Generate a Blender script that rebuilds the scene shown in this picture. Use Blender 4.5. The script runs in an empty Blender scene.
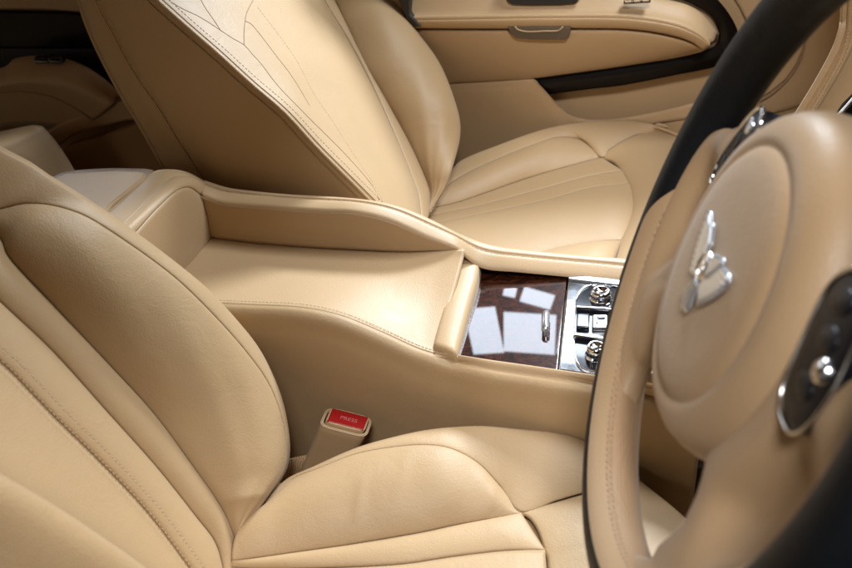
import bpy, bmesh, math, random
from mathutils import Vector as V, Matrix
from mathutils.bvhtree import BVHTree
random.seed(4)
sc = bpy.context.scene
COL = sc.collection
PI = math.pi
R = math.radians

X_, Y_, Z_ = V((1, 0, 0)), V((0, 1, 0)), V((0, 0, 1))
# ------------------------------------------------------------------ camera
CP = V((0.38734, -0.38725, 0.94918)); YAW, PIT, ROL, FOC = -0.253334, 0.556777, -0.126607, 814.04
_f = V((math.sin(YAW)*math.cos(PIT), math.cos(YAW)*math.cos(PIT), -math.sin(PIT)))
_r0 = V((math.cos(YAW), -math.sin(YAW), 0)); _u0 = _r0.cross(_f)
_r = _r0*math.cos(ROL) + _u0*math.sin(ROL); _u = -_r0*math.sin(ROL) + _u0*math.cos(ROL)
cd = bpy.data.cameras.new('camera'); cam = bpy.data.objects.new('camera', cd); COL.objects.link(cam)
cam.matrix_world = Matrix(((_r.x, _u.x, -_f.x, CP.x), (_r.y, _u.y, -_f.y, CP.y), (_r.z, _u.z, -_f.z, CP.z), (0, 0, 0, 1)))
cd.sensor_width = 36; cd.lens = FOC*36/852; cd.clip_start = .01; cd.clip_end = 100
cd.dof.use_dof = True; cd.dof.focus_distance = 0.93; cd.dof.aperture_fstop = 8.0
sc.camera = cam

# ------------------------------------------------------------------ measuring helpers (survey of the photograph: a sight line met with a real plane)
def ray(u, v): return _r*((u-426)/FOC) - _u*((v-284)/FOC) + _f
def hit(u, v, n, d):
    k = ray(u, v); return CP + k*((d-n.dot(CP))/n.dot(k))
def _seq(pts, a, b, n, axis_d=None):
    m = len(pts); out = []
    for i, p in enumerate(pts):
        t = i/max(1, m-1); out.append(hit(p[0], p[1], n, a+(b-a)*t))
    return out
def ry(pts, a, b=None): return _seq(pts, a, a if b is None else b, V((0, 1, 0)))
def rz(pts, a, b=None): return _seq(pts, a, a if b is None else b, V((0, 0, 1)))
def rx(pts, a, b=None): return _seq(pts, a, a if b is None else b, V((1, 0, 0)))
class Plane:
    def __init__(s, x0, z0, deg):
        a = R(deg); s.n = V((math.cos(a), 0, math.sin(a))); s.d = s.n.dot(V((x0, 0, z0)))
    def __call__(s, pts, a=0, b=None): return _seq(pts, s.d+a, s.d+(a if b is None else b), s.n)
def rzs(pts, zs): return [rz([p], z)[0] for p, z in zip(pts, zs)]
def off(rail, v): v = V(v); return [p+v for p in rail]

# ------------------------------------------------------------------ curve / surface helpers
def cr(p0, p1, p2, p3, t):
    return 0.5*((2*p1)+(p2-p0)*t+(2*p0-5*p1+4*p2-p3)*t*t+(3*p1-p0-3*p2+p3)*t*t*t)
def smooth(pts, n, curve=True):
    """resample a polyline to n points, evenly by length, through a Catmull-Rom curve"""
    pts = [V(p) for p in pts]
    if len(pts) > 2 and curve:
        q = []
        for i in range(len(pts)-1):
            a = pts[i-1] if i else pts[0]*2-pts[1]
            d = pts[i+2] if i+2 < len(pts) else pts[-1]*2-pts[-2]
            for k in range(12): q.append(cr(a, pts[i], pts[i+1], d, k/12))
        q.append(pts[-1]); pts = q
    L = [0]
    for i in range(1, len(pts)): L.append(L[-1]+(pts[i]-pts[i-1]).length)
    out = []; j = 0
    for k in range(n):
        s = L[-1]*k/(n-1)
        while j < len(L)-2 and L[j+1] < s: j += 1
        t = (s-L[j])/max(1e-9, L[j+1]-L[j]); out.append(pts[j].lerp(pts[j+1], min(1, max(0, t))))
    return out
def link(name, me, mat, parent=None):
    o = bpy.data.objects.new(name, me); COL.objects.link(o)
    if mat: me.materials.append(mat)
    if parent: o.parent = parent
    return o
def grid_mesh(G, name, wrap_u=False, wrap_v=False, sm=True):
    """G[i][j] rows of points"""
    n, m = len(G), len(G[0]); vs = [p for r in G for p in r]; fs = []
    for i in range(n if wrap_u else n-1):
        for j in range(m if wrap_v else m-1):
            a = i*m+j; b = i*m+(j+1) % m; c = ((i+1) % n)*m+(j+1) % m; d = ((i+1) % n)*m+j
            fs.append((a, b, c, d))
    me = bpy.data.meshes.new(name); me.from_pydata([tuple(p) for p in vs], [], fs); me.update()
    if sm: me.polygons.foreach_set('use_smooth', [True]*len(me.polygons))
    return me
def solid(o, t, offset=-1):
    m = o.modifiers.new('thick', 'SOLIDIFY'); m.thickness = t; m.offset = offset; return o
def uvs(me, n, m, lu=1, lv=1):
    pass
def panel(name, A, B, h, mat, parent, out=(0, 0, 1), N=90, M=18, p=.55, ends=(1, 1), thick=.006, wr=None, curve=True, bow=0, el=.12):
    """upholstered panel stretched between two seam lines, puffed out by h"""
    A = smooth(A, N, curve); B = smooth(B, N, curve); out = V(out); G = []
    for i in range(N):
        a, b = A[i], B[i]
        tan = (A[min(N-1, i+1)]-A[max(0, i-1)])+(B[min(N-1, i+1)]-B[max(0, i-1)])
        nn = tan.cross(b-a)
        if nn.length < 1e-9: nn = out.copy()
        nn.normalize()
        if nn.dot(out) < 0: nn.negate()
        s = i/(N-1); e = 1.
        if ends[0]: e *= math.sin(PI/2*min(1, s/el))**.7
        if ends[1]: e *= math.sin(PI/2*min(1, (1-s)/el))**.7
        w = (b-a).length; hh = min(h, w*.35)
        row = []
        for j in range(M):
            t = .5-.5*math.cos(PI*j/(M-1))
            t = .6*t+.4*j/(M-1)
            q = a.lerp(b, t)+nn*(hh*e*math.sin(PI*t)**p)
            if wr: q += nn*wr(s, t)*math.sin(PI*t)
            if bow: q += tan.normalized()*(bow*4*t*(1-t)*s**3)
            row.append(q)
        G.append(row)
    me = grid_mesh(G, name)
    # make the faces look outward
    f = me.polygons[(len(me.polygons)//2)]
    if f.normal.dot(out) < 0: me.flip_normals()
    o = link(name, me, mat, parent)
    if thick: solid(o, thick)
    return o
def skin(name, rails, mat, parent, N=90, sub=5, out=(0, 0, 1), thick=.005, curve=True, across=True):
    """surface through several lines, smooth across them"""
    RR = [smooth(r, N, curve) for r in rails]; G = []
    for i in range(N):
        c = [r[i] for r in RR]; row = []
        if across and len(c) > 2:
            for k in range(len(c)-1):
                a = c[k-1] if k else c[0]*2-c[1]
                d = c[k+2] if k+2 < len(c) else c[-1]*2-c[-2]
                for q in range(sub): row.append(cr(a, c[k], c[k+1], d, q/sub))
            row.append(c[-1])
        else:
            for k in range(len(c)-1):
                for q in range(sub): row.append(c[k].lerp(c[k+1], q/sub))
            row.append(c[-1])
        G.append(row)
    me = grid_mesh(G, name)
    f = me.polygons[len(me.polygons)//2]
    if f.normal.dot(V(out)) < 0: me.flip_normals()
    o = link(name, me, mat, parent)
    if thick: solid(o, thick)
    return o
def tube_bm(bm, pts, r, seg=8, caps=True):
    pts = [V(p) for p in pts]; rings = []; prev = None
    for i, p in enumerate(pts):
        t = (pts[min(len(pts)-1, i+1)]-pts[max(0, i-1)])
        if t.length < 1e-9: t = V((1, 0, 0))
        t.normalize()
        if prev is None:
            a = V((0, 0, 1)) if abs(t.z) < .9 else V((1, 0, 0))
            n = t.cross(a).normalized()
        else:
            n = (prev-t*prev.dot(t)).normalized()
        prev = n; b = t.cross(n)
        rr = r[i] if isinstance(r, (list, tuple)) else r
        rings.append([bm.verts.new(p+(n*math.cos(2*PI*k/seg)+b*math.sin(2*PI*k/seg))*rr) for k in range(seg)])
    for i in range(len(rings)-1):
        for k in range(seg):
            f = bm.faces.new((rings[i][k], rings[i][(k+1) % seg], rings[i+1][(k+1) % seg], rings[i+1][k])); f.smooth = True
    if caps:
        bm.faces.new(rings[0][::-1]); bm.faces.new(rings[-1])
def bm_obj(name, bm, mat, parent=None, bevel=0, seg=3):
    bmesh.ops.recalc_face_normals(bm, faces=bm.faces[:])
    me = bpy.data.meshes.new(name); bm.to_mesh(me); bm.free()
    o = link(name, me, mat, parent)
    if bevel:
        b = o.modifiers.new('bev', 'BEVEL'); b.width = bevel; b.segments = seg; b.limit_method = 'ANGLE'; b.angle_limit = R(35)
        me.polygons.foreach_set('use_smooth', [True]*len(me.polygons))
        w = o.modifiers.new('wn', 'WEIGHTED_NORMAL'); w.keep_sharp = False
    return o
def tube(name, pts, r, mat, parent=None, seg=8, n=None):
    bm = bmesh.new(); tube_bm(bm, smooth(pts, n or max(30, len(pts)*8)), r, seg); return bm_obj(name, bm, mat, parent)
def stitches(name, rails, mat, parent, up, step=.0042, ln=.0030, r=.00055, lift=.0006):
    bm = bmesh.new(); up = V(up).normalized()
    for rail in rails:
        p = smooth(rail, 400); L = 0; last = -1
        for i in range(len(p)-1):
            L += (p[i+1]-p[i]).length
            if int(L/step) != last:
                last = int(L/step); d = (p[i+1]-p[i]).normalized(); q = p[i]+up*lift
                a = q-d*ln/2; b = q+d*ln/2
                tube_bm(bm, [a-up*r*.8, a+d*ln*.2+up*r*.6, q+up*r*.8, b-d*ln*.2+up*r*.6, b-up*r*.8], r, 6)
    return bm_obj(name, bm, mat, parent)
def prism_bm(bm, outline, d):
    """closed outline (3D, planar) pushed by vector d"""
    d = V(d); a = [bm.verts.new(p) for p in outline]; b = [bm.verts.new(p+d) for p in outline]
    bm.faces.new(a); bm.faces.new(b[::-1]); n = len(a)
    for i in range(n): bm.faces.new((a[i], b[i], b[(i+1) % n], a[(i+1) % n]))
def prism(name, outline, d, mat, parent=None, bevel=.001, seg=3):
    bm = bmesh.new(); prism_bm(bm, [V(p) for p in outline], d); return bm_obj(name, bm, mat, parent, bevel, seg)
def box_bm(bm, c, ax, ay, az):
    """box centred c with half-vectors"""
    c, ax, ay, az = V(c), V(ax), V(ay), V(az); vs = {}
    for i in (-1, 1):
        for j in (-1, 1):
            for k in (-1, 1): vs[i, j, k] = bm.verts.new(c+ax*i+ay*j+az*k)
    for f in (((-1,-1,-1),(-1,1,-1),(1,1,-1),(1,-1,-1)), ((-1,-1,1),(1,-1,1),(1,1,1),(-1,1,1)), ((-1,-1,-1),(1,-1,-1),(1,-1,1),(-1,-1,1)),
              ((-1,1,-1),(-1,1,1),(1,1,1),(1,1,-1)), ((-1,-1,-1),(-1,-1,1),(-1,1,1),(-1,1,-1)), ((1,-1,-1),(1,1,-1),(1,1,1),(1,-1,1))):
        bm.faces.new([vs[q] for q in f])
def lathe_bm(bm, C, A, B, Nn, prof, seg=64, t0=0, t1=2*PI):
    """profile (r,h) turned about the axis Nn at C"""
    full = abs(t1-t0-2*PI) < 1e-6; rows = []
    ns = seg if full else seg+1
    for r_, h in prof:
        if r_ < 1e-6: rows.append([bm.verts.new(C+Nn*h)]*ns); continue
        rows.append([bm.verts.new(C+(A*math.cos(t0+(t1-t0)*k/seg)+B*math.sin(t0+(t1-t0)*k/seg))*r_+Nn*h) for k in range(ns)])
    for i in range(len(rows)-1):
        for k in range(seg):
            q = [rows[i][k], rows[i][(k+1) % ns], rows[i+1][(k+1) % ns], rows[i+1][k]]
            u = []
            for v_ in q:
                if v_ not in u: u.append(v_)
            if len(u) > 2:
                f = bm.faces.new(u); f.smooth = True
def thing(name, label, cat, loc=(0, 0, 0), group=None):
    o = bpy.data.objects.new(name, None); COL.objects.link(o); o['label'] = label; o['category'] = cat
    o.empty_display_size = .05
    if group: o['group'] = group
    return o

# ------------------------------------------------------------------ materials
def new_mat(name):
    m = bpy.data.materials.new(name); m.use_nodes = True; nt = m.node_tree; b = nt.nodes['Principled BSDF']; return m, nt, b
def leather(name, col, rough=.50, grain=620, gs=.22, var=.06, wrinkle=.16, spec=.34, perf=False):
    m, nt, b = new_mat(name); N = nt.nodes; L = nt.links
    tc = N.new('ShaderNodeTexCoord')
    n1 = N.new('ShaderNodeTexNoise'); n1.inputs['Scale'].default_value = 9; n1.inputs['Detail'].default_value = 5
    L.new(tc.outputs['Object'], n1.inputs['Vector'])
    mx = N.new('ShaderNodeMix'); mx.data_type = 'RGBA'
    mx.inputs[6].default_value = (*[c*(1-var) for c in col], 1); mx.inputs[7].default_value = (*[min(1, c*(1+var)) for c in col], 1)
    L.new(n1.outputs['Fac'], mx.inputs[0]); L.new(mx.outputs[2], b.inputs['Base Color'])
    vo = N.new('ShaderNodeTexVoronoi'); vo.inputs['Scale'].default_value = grain; vo.feature = 'F1'
    if 'Randomness' in vo.inputs: vo.inputs['Randomness'].default_value = 0 if perf else 1
    L.new(tc.outputs['Object'], vo.inputs['Vector'])
    n2 = N.new('ShaderNodeTexNoise'); n2.inputs['Scale'].default_value = 34; n2.inputs['Detail'].default_value = 6; n2.inputs['Roughness'].default_value = .6
    n2.inputs['Distortion'].default_value = 1.2
    L.new(tc.outputs['Object'], n2.inputs['Vector'])
    b1 = N.new('ShaderNodeBump'); b1.inputs['Strength'].default_value = gs; b1.inputs['Distance'].default_value = .0006
    L.new(vo.outputs['Distance'], b1.inputs['Height'])
    b2 = N.new('ShaderNodeBump'); b2.inputs['Strength'].default_value = wrinkle; b2.inputs['Distance'].default_value = .004
    L.new(n2.outputs['Fac'], b2.inputs['Height']); L.new(b1.outputs['Normal'], b2.inputs['Normal']); L.new(b2.outputs['Normal'], b.inputs['Normal'])
    rr = N.new('ShaderNodeMapRange'); rr.inputs['To Min'].default_value = rough-.06; rr.inputs['To Max'].default_value = rough+.08
    L.new(n2.outputs['Fac'], rr.inputs['Value']); L.new(rr.outputs['Result'], b.inputs['Roughness'])
    b.inputs['Specular IOR Level'].default_value = spec
    b.inputs['Sheen Weight'].default_value = .12; b.inputs['Sheen Roughness'].default_value = .45; b.inputs['Sheen Tint'].default_value = (.9, .95, 1, 1)
    return m
TAN = (.415, .275, .140)
M_LEA = leather('tan_leather', TAN)
M_LEA2 = leather('tan_leather_smooth', (.435, .290, .152), rough=.46, wrinkle=.05, var=.03)
M_PERF = leather('tan_leather_perforated', (.38, .235, .12), grain=480, gs=.9, perf=True, rough=.55)
M_WHL = leather('tan_wheel_leather', (.40, .262, .138), rough=.46, wrinkle=.06, var=.04)
M_PIPE = leather('tan_piping', (.52, .34, .18), rough=.5, wrinkle=0)
M_BLK = leather('black_leather', (.0035, .0048, .0065), rough=.48, grain=800, gs=.3, var=.2, spec=.24)
M_BLK.node_tree.nodes['Principled BSDF'].inputs['Sheen Weight'].default_value = 0
def plain(name, col, rough=.5, metal=0, spec=.5, coat=0):
    m, nt, b = new_mat(name); b.inputs['Base Color'].default_value = (*col, 1); b.inputs['Roughness'].default_value = rough
    b.inputs['Metallic'].default_value = metal; b.inputs['Specular IOR Level'].default_value = spec
    if coat: b.inputs['Coat Weight'].default_value = coat; b.inputs['Coat Roughness'].default_value = .03
    n = nt.nodes.new('ShaderNodeTexNoise'); n.inputs['Scale'].default_value = 60; n.inputs['Detail'].default_value = 4
    tc = nt.nodes.new('ShaderNodeTexCoord'); nt.links.new(tc.outputs['Object'], n.inputs['Vector'])
    r_ = nt.nodes.new('ShaderNodeMapRange'); r_.inputs['To Min'].default_value = max(0, rough-.03); r_.inputs['To Max'].default_value = rough+.05
    nt.links.new(n.outputs['Fac'], r_.inputs['Value']); nt.links.new(r_.outputs['Result'], b.inputs['Roughness'])
    return m
M_CHR = plain('chrome', (.82, .82, .84), .07, 1)
M_SAT = plain('satin_chrome', (.60, .59, .58), .22, 1)
M_BADGE = plain('badge_silver', (.62, .66, .72), .24, .85)
M_BP = plain('black_gloss_plastic', (.008, .008, .010), .08, 0, .6, 1)
M_PB = plain('black_switch_plastic', (.006, .006, .008), .38, 0, .3)
M_BM = plain('black_matt_plastic', (.012, .011, .010), .5)
M_THR = plain('tan_thread', (.48, .34, .21), .7)
M_THD = plain('dark_thread', (.40, .27, .15), .7)
M_RED = plain('red_plastic', (.30, .003, .003), .3)
M_PRT = plain('printed_pink', (.52, .13, .12), .5)
M_GRO = plain('seam_shade_brown', (.26, .165, .09), .8)  # dark brown in place of the shade down in the seams
M_CARPET, nt, b = new_mat('brown_carpet')
b.inputs['Base Color'].default_value = (.28, .17, .075, 1); b.inputs['Roughness'].default_value = .95
n = nt.nodes.new('ShaderNodeTexNoise'); n.inputs['Scale'].default_value = 350; bp = nt.nodes.new('ShaderNodeBump'); bp.inputs['Strength'].default_value = .8
tc = nt.nodes.new('ShaderNodeTexCoord'); nt.links.new(tc.outputs['Object'], n.inputs['Vector'])
nt.links.new(n.outputs['Fac'], bp.inputs['Height']); nt.links.new(bp.outputs['Normal'], b.inputs['Normal'])
def wood(name, c0, c1, sc_=14):
    m, nt, b = new_mat(name); N = nt.nodes; L = nt.links
    tc = N.new('ShaderNodeTexCoord')
    w = N.new('ShaderNodeTexNoise'); w.inputs['Scale'].default_value = sc_; w.inputs['Detail'].default_value = 9; w.inputs['Roughness'].default_value = .65; w.inputs['Distortion'].default_value = 4.5
    L.new(tc.outputs['Object'], w.inputs['Vector'])
    r = N.new('ShaderNodeValToRGB'); r.color_ramp.elements[0].position = .36; r.color_ramp.elements[1].position = .68
    r.color_ramp.elements[0].color = (*c0, 1); r.color_ramp.elements[1].color = (*c1, 1); L.new(w.outputs['Fac'], r.inputs[0])
    L.new(r.outputs[0], b.inputs['Base Color']); b.inputs['Roughness'].default_value = .35; b.inputs['Coat Weight'].default_value = 1; b.inputs['Coat Roughness'].default_value = .015
    b.inputs['Coat IOR'].default_value = 1.6; b.inputs['Specular IOR Level'].default_value = .06
    return m
M_WOOD = wood('burr_walnut', (.009, .003, .002), (.065, .016, .006), 26)
M_WOODD = wood('dark_walnut', (.0015, .0008, .0008), (.004, .0018, .0018), 20)
M_WOODD.node_tree.nodes['Principled BSDF'].inputs['Coat Weight'].default_value = .06
M_WOODD.node_tree.nodes['Principled BSDF'].inputs['Specular IOR Level'].default_value = .2

# =================================================================== DRIVER SEAT
ds = thing('car_seat', 'near driver seat in tan leather, its backrest filling the lower left corner', 'car seat', group='front car seats')
PB = Plane(.045, .335, 27)
F = (1, 0, .5)
A0 = [(-25, 213), (0, 239), (10, 260), (53, 306), (106, 362), (151, 411), (187, 459), (221, 508), (236, 540)]
B0 = [(-60, 245), (0, 302), (53, 352), (106, 411), (156, 467), (195, 516), (214, 541), (222, 566), (228, 600)]
C0 = [(-60, 315), (0, 362), (35, 397), (57, 420), (99, 461), (146, 511), (182, 558), (215, 605)]
S0 = [(-25, 213), (0, 209), (21, 204), (42, 204), (63, 208), (85, 216), (110, 231), (152, 260), (183, 285), (218, 320), (246, 352), (268, 383), (282, 418), (287.5, 450), (284, 472), (270, 494), (252, 519), (236, 541)]
E0 = [(-60, 111), (0, 148), (32, 165), (51, 178), (74, 192), (108, 214), (135, 233), (180, 267), (211, 293), (239, 323), (261, 352), (278, 388), (286, 418), (289, 450), (286, 470), (276, 488), (262, 508)]
rA = PB(A0, -.004); rB = PB(B0, -.008); rC = PB(C0, -.008)
rS = PB(S0, .012, .03); 
def planes_var(P, pts, offs):
    out = []
    for p, o in zip(pts, offs): out.append(P([p], o)[0])
    return out
def lin(a, b, n): return [a+(b-a)*i/(n-1) for i in range(n)]
def arch(n, a, m, b): return [a+(m-a)*math.sin(PI*i/(n-1)) if i < n/2 else b+(m-b)*math.sin(PI*i/(n-1)) for i in range(n)]
rS = planes_var(PB, S0, arch(len(S0), .0, .055, .0))
rE = planes_var(PB, E0, arch(len(E0), .03, .045, .0))
WR = lambda s, t: .0010*math.sin(9*s+3*t)*math.sin(23*s*t+2)
panel('bolster', rA, rS, .019, M_LEA, ds, F, N=120, M=30, p=.8, ends=(1, 0), wr=WR, el=.3)
rS2 = [PB([(-110, 165)], 0)[0], PB([(-60, 190)], 0)[0]] + rS[:-3]
panel('bolster_edge', rS2, rE, .004, M_LEA, ds, (1, .3, .8), N=140, M=12, p=.6, ends=(0, 1))
skin('backrest_side', [rE, off(rE, (-.02, .014, -.004)), off(rE, (-.10, .02, -.03)), off(rE, (-.22, -.02, -.06))], M_LEA, ds, out=(0, 1, 0), sub=6)
panel('backrest_strip', rA[:1]+rA[1:], rB, .008, M_LEA, ds, F, N=120, M=16, p=.6)
panel('backrest_strip', rB, rC, .006, M_LEA, ds, F, N=120, M=16, p=.55)
rD1 = [PB([(-60, 520)], -.01)[0]*0+V((PB.d/PB.n.x-(z-0)*PB.n.z/PB.n.x, -.085, z)) for z in (.68, .6, .5, .42, .34, .28)]
panel('backrest_insert', rC, rD1, .004, M_LEA, ds, F, N=120, M=24, p=.6, ends=(0, 0))
D0 = [(-110, 415), (-60, 441), (0, 474), (52, 503.5), (104, 538), (146, 568), (200, 612), (260, 668)]
rD = PB(D0, .105, .08)
rD2 = [p+V((-.07, -.075, -.03)) for p in rD]
skin('outer_bolster', [rD1, [a.lerp(b, .55)+V((-.012, .012, -.006)) for a, b in zip(smooth(rD1, 8), smooth(rD, 8))], rD, off(rD, (-.012, -.035, 0)), rD2, off(rD2, (-.12, .01, -.05))], M_LEA, ds, F, sub=8) if 0 else \
    skin('outer_bolster', [rD1, smooth([a.lerp(b, .6)+V((-.012, .010, -.006)) for a, b in zip(smooth(rD1, 8), smooth(rD, 8))], 8), rD, off(rD, (-.010, -.035, 0)), rD2, off(rD2, (-.12, .01, -.05))], M_LEA, ds, sub=8, out=F)
stitches('stitching', [off(rC, PB.n*.0015)], M_THD, ds, PB.n, step=.0046, ln=.0030, r=.00042)
stitches('stitching', [off([PB([(u+5.5, v-5)], -.004)[0] for u, v in C0], PB.n*.0052)], M_THR, ds, PB.n, step=.0046, ln=.0030, r=.00042)
# rear shell of the backrest
skin('backrest_shell', [off(rE, (-.22, -.02, -.06)), off(rE, (-.25, -.15, -.04)), off(rD2, (-.22, .06, 0)), off(rD2, (-.12, .01, -.05))], M_LEA, ds, out=(-1, 0, 0), sub=6)

# cushion
CS = [(232, 561), (265, 557), (304, 551.5), (356, 544), (420, 533), (452, 526), (504, 516), (521, 512.5)]
AS = [(262, 512), (273, 499), (291, 480), (317, 469), (356, 454), (395, 447), (426, 445), (452, 449), (478, 463), (499, 485), (521, 512)]
TS = [(258, 516), (270, 500), (286, 483), (312, 470), (356, 449), (395, 437), (434, 429), (478, 426), (517, 429), (556, 433), (581, 440), (612, 455), (640, 478)]
cs = rz(CS, .335, .332)
As = [rz([p], z)[0] for p, z in zip(AS, [.335, .345, .353, .362, .368, .370, .370, .366, .355, .343, .332])]
ts = [rz([p], z)[0] for p, z in zip(TS, [.330, .338, .345, .354, .361, .365, .366, .365, .362, .357, .35, .338, .322])]
WC = lambda s, t: .0013*math.exp(-((s-.42)/.02)**2)*math.sin(PI*min(1, t*1.3))+.0012*math.exp(-((s-.55)/.025)**2)*t-.0008*math.sin(31*s+4*t)*s
panel('cushion_bolster', cs, As, .014, M_LEA, ds, (0, -.3, 1), N=120, M=30, p=.75, ends=(0, 1), wr=WC, el=.5)
F1 = rz([(521, 512), (556, 501), (580, 494), (612, 486), (638, 481)], .332, .322)
panel('cushion_side', As+F1[1:], ts, .0032, M_LEA, ds, (0, .2, 1), N=120, M=22, p=.6, ends=(0, 0))
skin('cushion_skirt', [ts, off(ts, (0, .006, -.012)), off(ts, (0, .008, -.06)), off(ts, (0, -.005, -.20))], M_LEA, ds, out=(0, 1, 0))
C2 = [(228, 567), (265, 569), (330, 568), (400, 564.5), (452, 557), (504, 551), (545, 550)]
c2 = rz(C2, .330, .330)
panel('cushion_strip', cs, c2, .005, M_LEA, ds, (0, 0, 1), N=110, M=14, p=.55)
c3 = [V((.045, -.095, .325)), V((.2, -.1, .325)), V((.350, -.095, .325))]
panel('cushion_insert', c2, c3, .006, M_LEA, ds, (0, 0, 1), N=80, M=20, p=.5, bow=.004)
FS = rz([(521, 512.5), (530, 517), (539, 530), (546, 550), (550, 568), (552, 640), (548, 760)], .332, .325)
FE = rz([(638, 479), (683, 516), (722, 560), (760, 620), (790, 700), (800, 800)], .322, .322)
bm = bmesh.new(); box_bm(bm, (.25, .04, .28), X_*.21, Y_*.16, Z_*.038); bm_obj('cushion_base', bm, M_LEA, ds, .01)
panel('cushion_front', off(FS, (-.002, .0005, -.0008)), FE, .008, M_LEA, ds, (0, 0, 1), N=80, M=22, p=.6, ends=(1, 0))
skin('cushion_valance', [FE, off(FE, (.006, .0, -.012)), off(FE, (.004, 0, -.06)), off(FE, (-.03, -.0, -.20))], M_LEA, ds, out=(1, 0, 0))
# outer (door side) bolster of the cushion: the inner one turned about the seat's middle
mir = lambda rr_: [V((p.x, -p.y-.012, p.z)) for p in rr_]
panel('cushion_bolster', mir(cs), mir(As), .022, M_LEA, ds, (0, .3, 1), N=60, M=16, p=.65)
panel('cushion_side', mir(As+F1[1:]), mir(ts), .010, M_LEA, ds, (0, -.2, 1), N=60, M=12)
skin('cushion_skirt', [mir(ts), off(mir(ts), (0, -.006, -.012)), off(mir(ts), (0, -.008, -.06)), off(mir(ts), (0, .005, -.20))], M_LEA, ds, out=(0, -1, 0))

# =================================================================== PASSENGER SEAT
ps = thing('car_seat', 'far passenger seat in tan leather, standing beyond the centre console', 'car seat', group='front car seats')
yS = .515
REAR = [(60, -60), (80, 0), (89, 27), (104, 60), (124, 97), (144, 130), (164, 166), (185, 205)]
RSEAM = [(75, -60), (95, 0), (110, 30), (134, 74), (157, 107), (177, 140), (201, 177), (222, 215)]
PIP = [(95, -60), (157, 0), (187, 27), (217, 53), (251, 84), (284, 112.5), (317, 148), (351, 182), (363, 194), (381, 212), (400, 232)]
rR = ry(REAR, yS+.022); rRS = ry(RSEAM, yS); rP = ry(PIP, yS)
panel('side_band', rR, rRS, .004, M_LEA, ps, (0, -1, 0), N=60, M=10, ends=(0, 0))
panel('side_panel', off(rRS, (0, .001, 0)), rP, .003, M_LEA2, ps, (0, -1, 0), N=90, M=24, p=.5, ends=(0, 0))
tube('piping', off(rP, (.0005, -.0008, .0005)), .0024, M_LEA2, ps, n=120)
tube('piping', off(rRS, (0, .0002, 0)), .0011, M_LEA2, ps, n=100)
PP = Plane(rP[5].x, rP[5].z, math.degrees(math.atan2(rP[8].x-rP[2].x, rP[2].z-rP[8].z)))
P2 = Plane(.10, .335, 30)
pipf = off(rP, (.0005, .0012, .0005))
J = (244, 45)
L2 = [(120, -60), (171, 2), (196, 15), (220, 30), J, (262, 65), (279, 87), (308, 116), (343, 151), (371, 183), (381, 204), (398, 226)]
L3 = [(245, 20), (251, 22), (258, 30), (277, 55), (298, 85), (310, 108)]
L4 = [(200, -60), (258, 8), (281, 38), (298, 63), (314, 94), (333, 122), (354, 155), (373, 183), (386, 208), (400, 235)]
L5 = [(263, -60), (313, 0), (332, 36), (364, 90), (379, 117), (390, 160), (402, 208), (408, 235)]
L6 = [(290, -60), (324, 0), (348, 40), (374, 90), (394, 134), (409, 170), (418, 195), (422, 225)]
L7 = [(300, -60), (334, 0), (361, 60), (381, 94), (404, 134), (417, 160), (428, 187), (429, 200), (427, 212)]
LS = [(350, -60), (398, 0), (418, 33), (441, 67), (456, 107), (459, 134), (451, 167), (445, 185), (436, 200), (427, 213)]
l2 = planes_var(PP, L2, lin(.006, -.004, len(L2)))
l4 = planes_var(PP, [(238, -60), (258, -8), (267, 14)]+L4[2:], lin(-.012, -.012, len(L4)+1))
JJ = PP([J], .004)[0]
M3 = [(262, -60), (252, -2), (246.5, 17), (251, 22), (258, 30), (277, 55), (298, 85), (312, 110), (345, 151), (375, 190), (392, 225)]
m3 = planes_var(PP, M3, [-.004, -.002, .004, .002, .001, 0, 0, -.002, -.006, -.008, -.01])
s3 = m3[:3]
J3 = [JJ, PP([(244.5, 32)], .004)[0]]+m3[2:]
l5 = planes_var(PP, L5, lin(-.045, -.05, len(L5)))
l6 = planes_var(PP, L6, lin(-.055, -.07, len(L6)))
l7 = planes_var(PP, L7, lin(-.055, -.085, len(L7)))
ls = planes_var(PP, LS, [.0, .0, .008, .008, .004, -.012, -.03, -.05, -.07, -.085])
FP = (1, -.3, .6)
pf, q4, q6 = smooth(pipf, 60), smooth(l4, 60), smooth(l6, 60)
front = skin('backrest_insert', [pf, [a.lerp(b, .12)+PP.n*.0035 for a, b in zip(pf, q4)], [a.lerp(b, .5)+PP.n*.0055 for a, b in zip(pf, q4)], q4,
                                 [a.lerp(b, .5)+PP.n*.006 for a, b in zip(q4, q6)], [a.lerp(b, .93)+PP.n*.003 for a, b in zip(q4, q6)], q6], M_LEA, ps, N=130, sub=7, out=FP)
_pp = [(p.x, p.y) for p in smooth([V((u, v, 0)) for u, v in PIP[1:10]], 90)]
bv = BVHTree.FromPolygons([v.co for v in front.data.vertices], [p.vertices[:] for p in front.data.polygons])
def on_front(pts, lift=-.0003):
    out = []
    for u, v in pts:
        k = ray(u, v).normalized(); h = bv.ray_cast(CP, k)
        if h[0] is not None: out.append(h[0]-k*lift)
    return out
tube('seam', on_front([(u+3.2, v-2.4) for u, v in _pp]), .0009, M_GRO, ps, seg=6, n=160)
stitches('stitching', [on_front([(u+6.5, v-5) for u, v in _pp])], M_THR, ps, PP.n, step=.0046, ln=.0032, r=.0004, lift=.0001)
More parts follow.
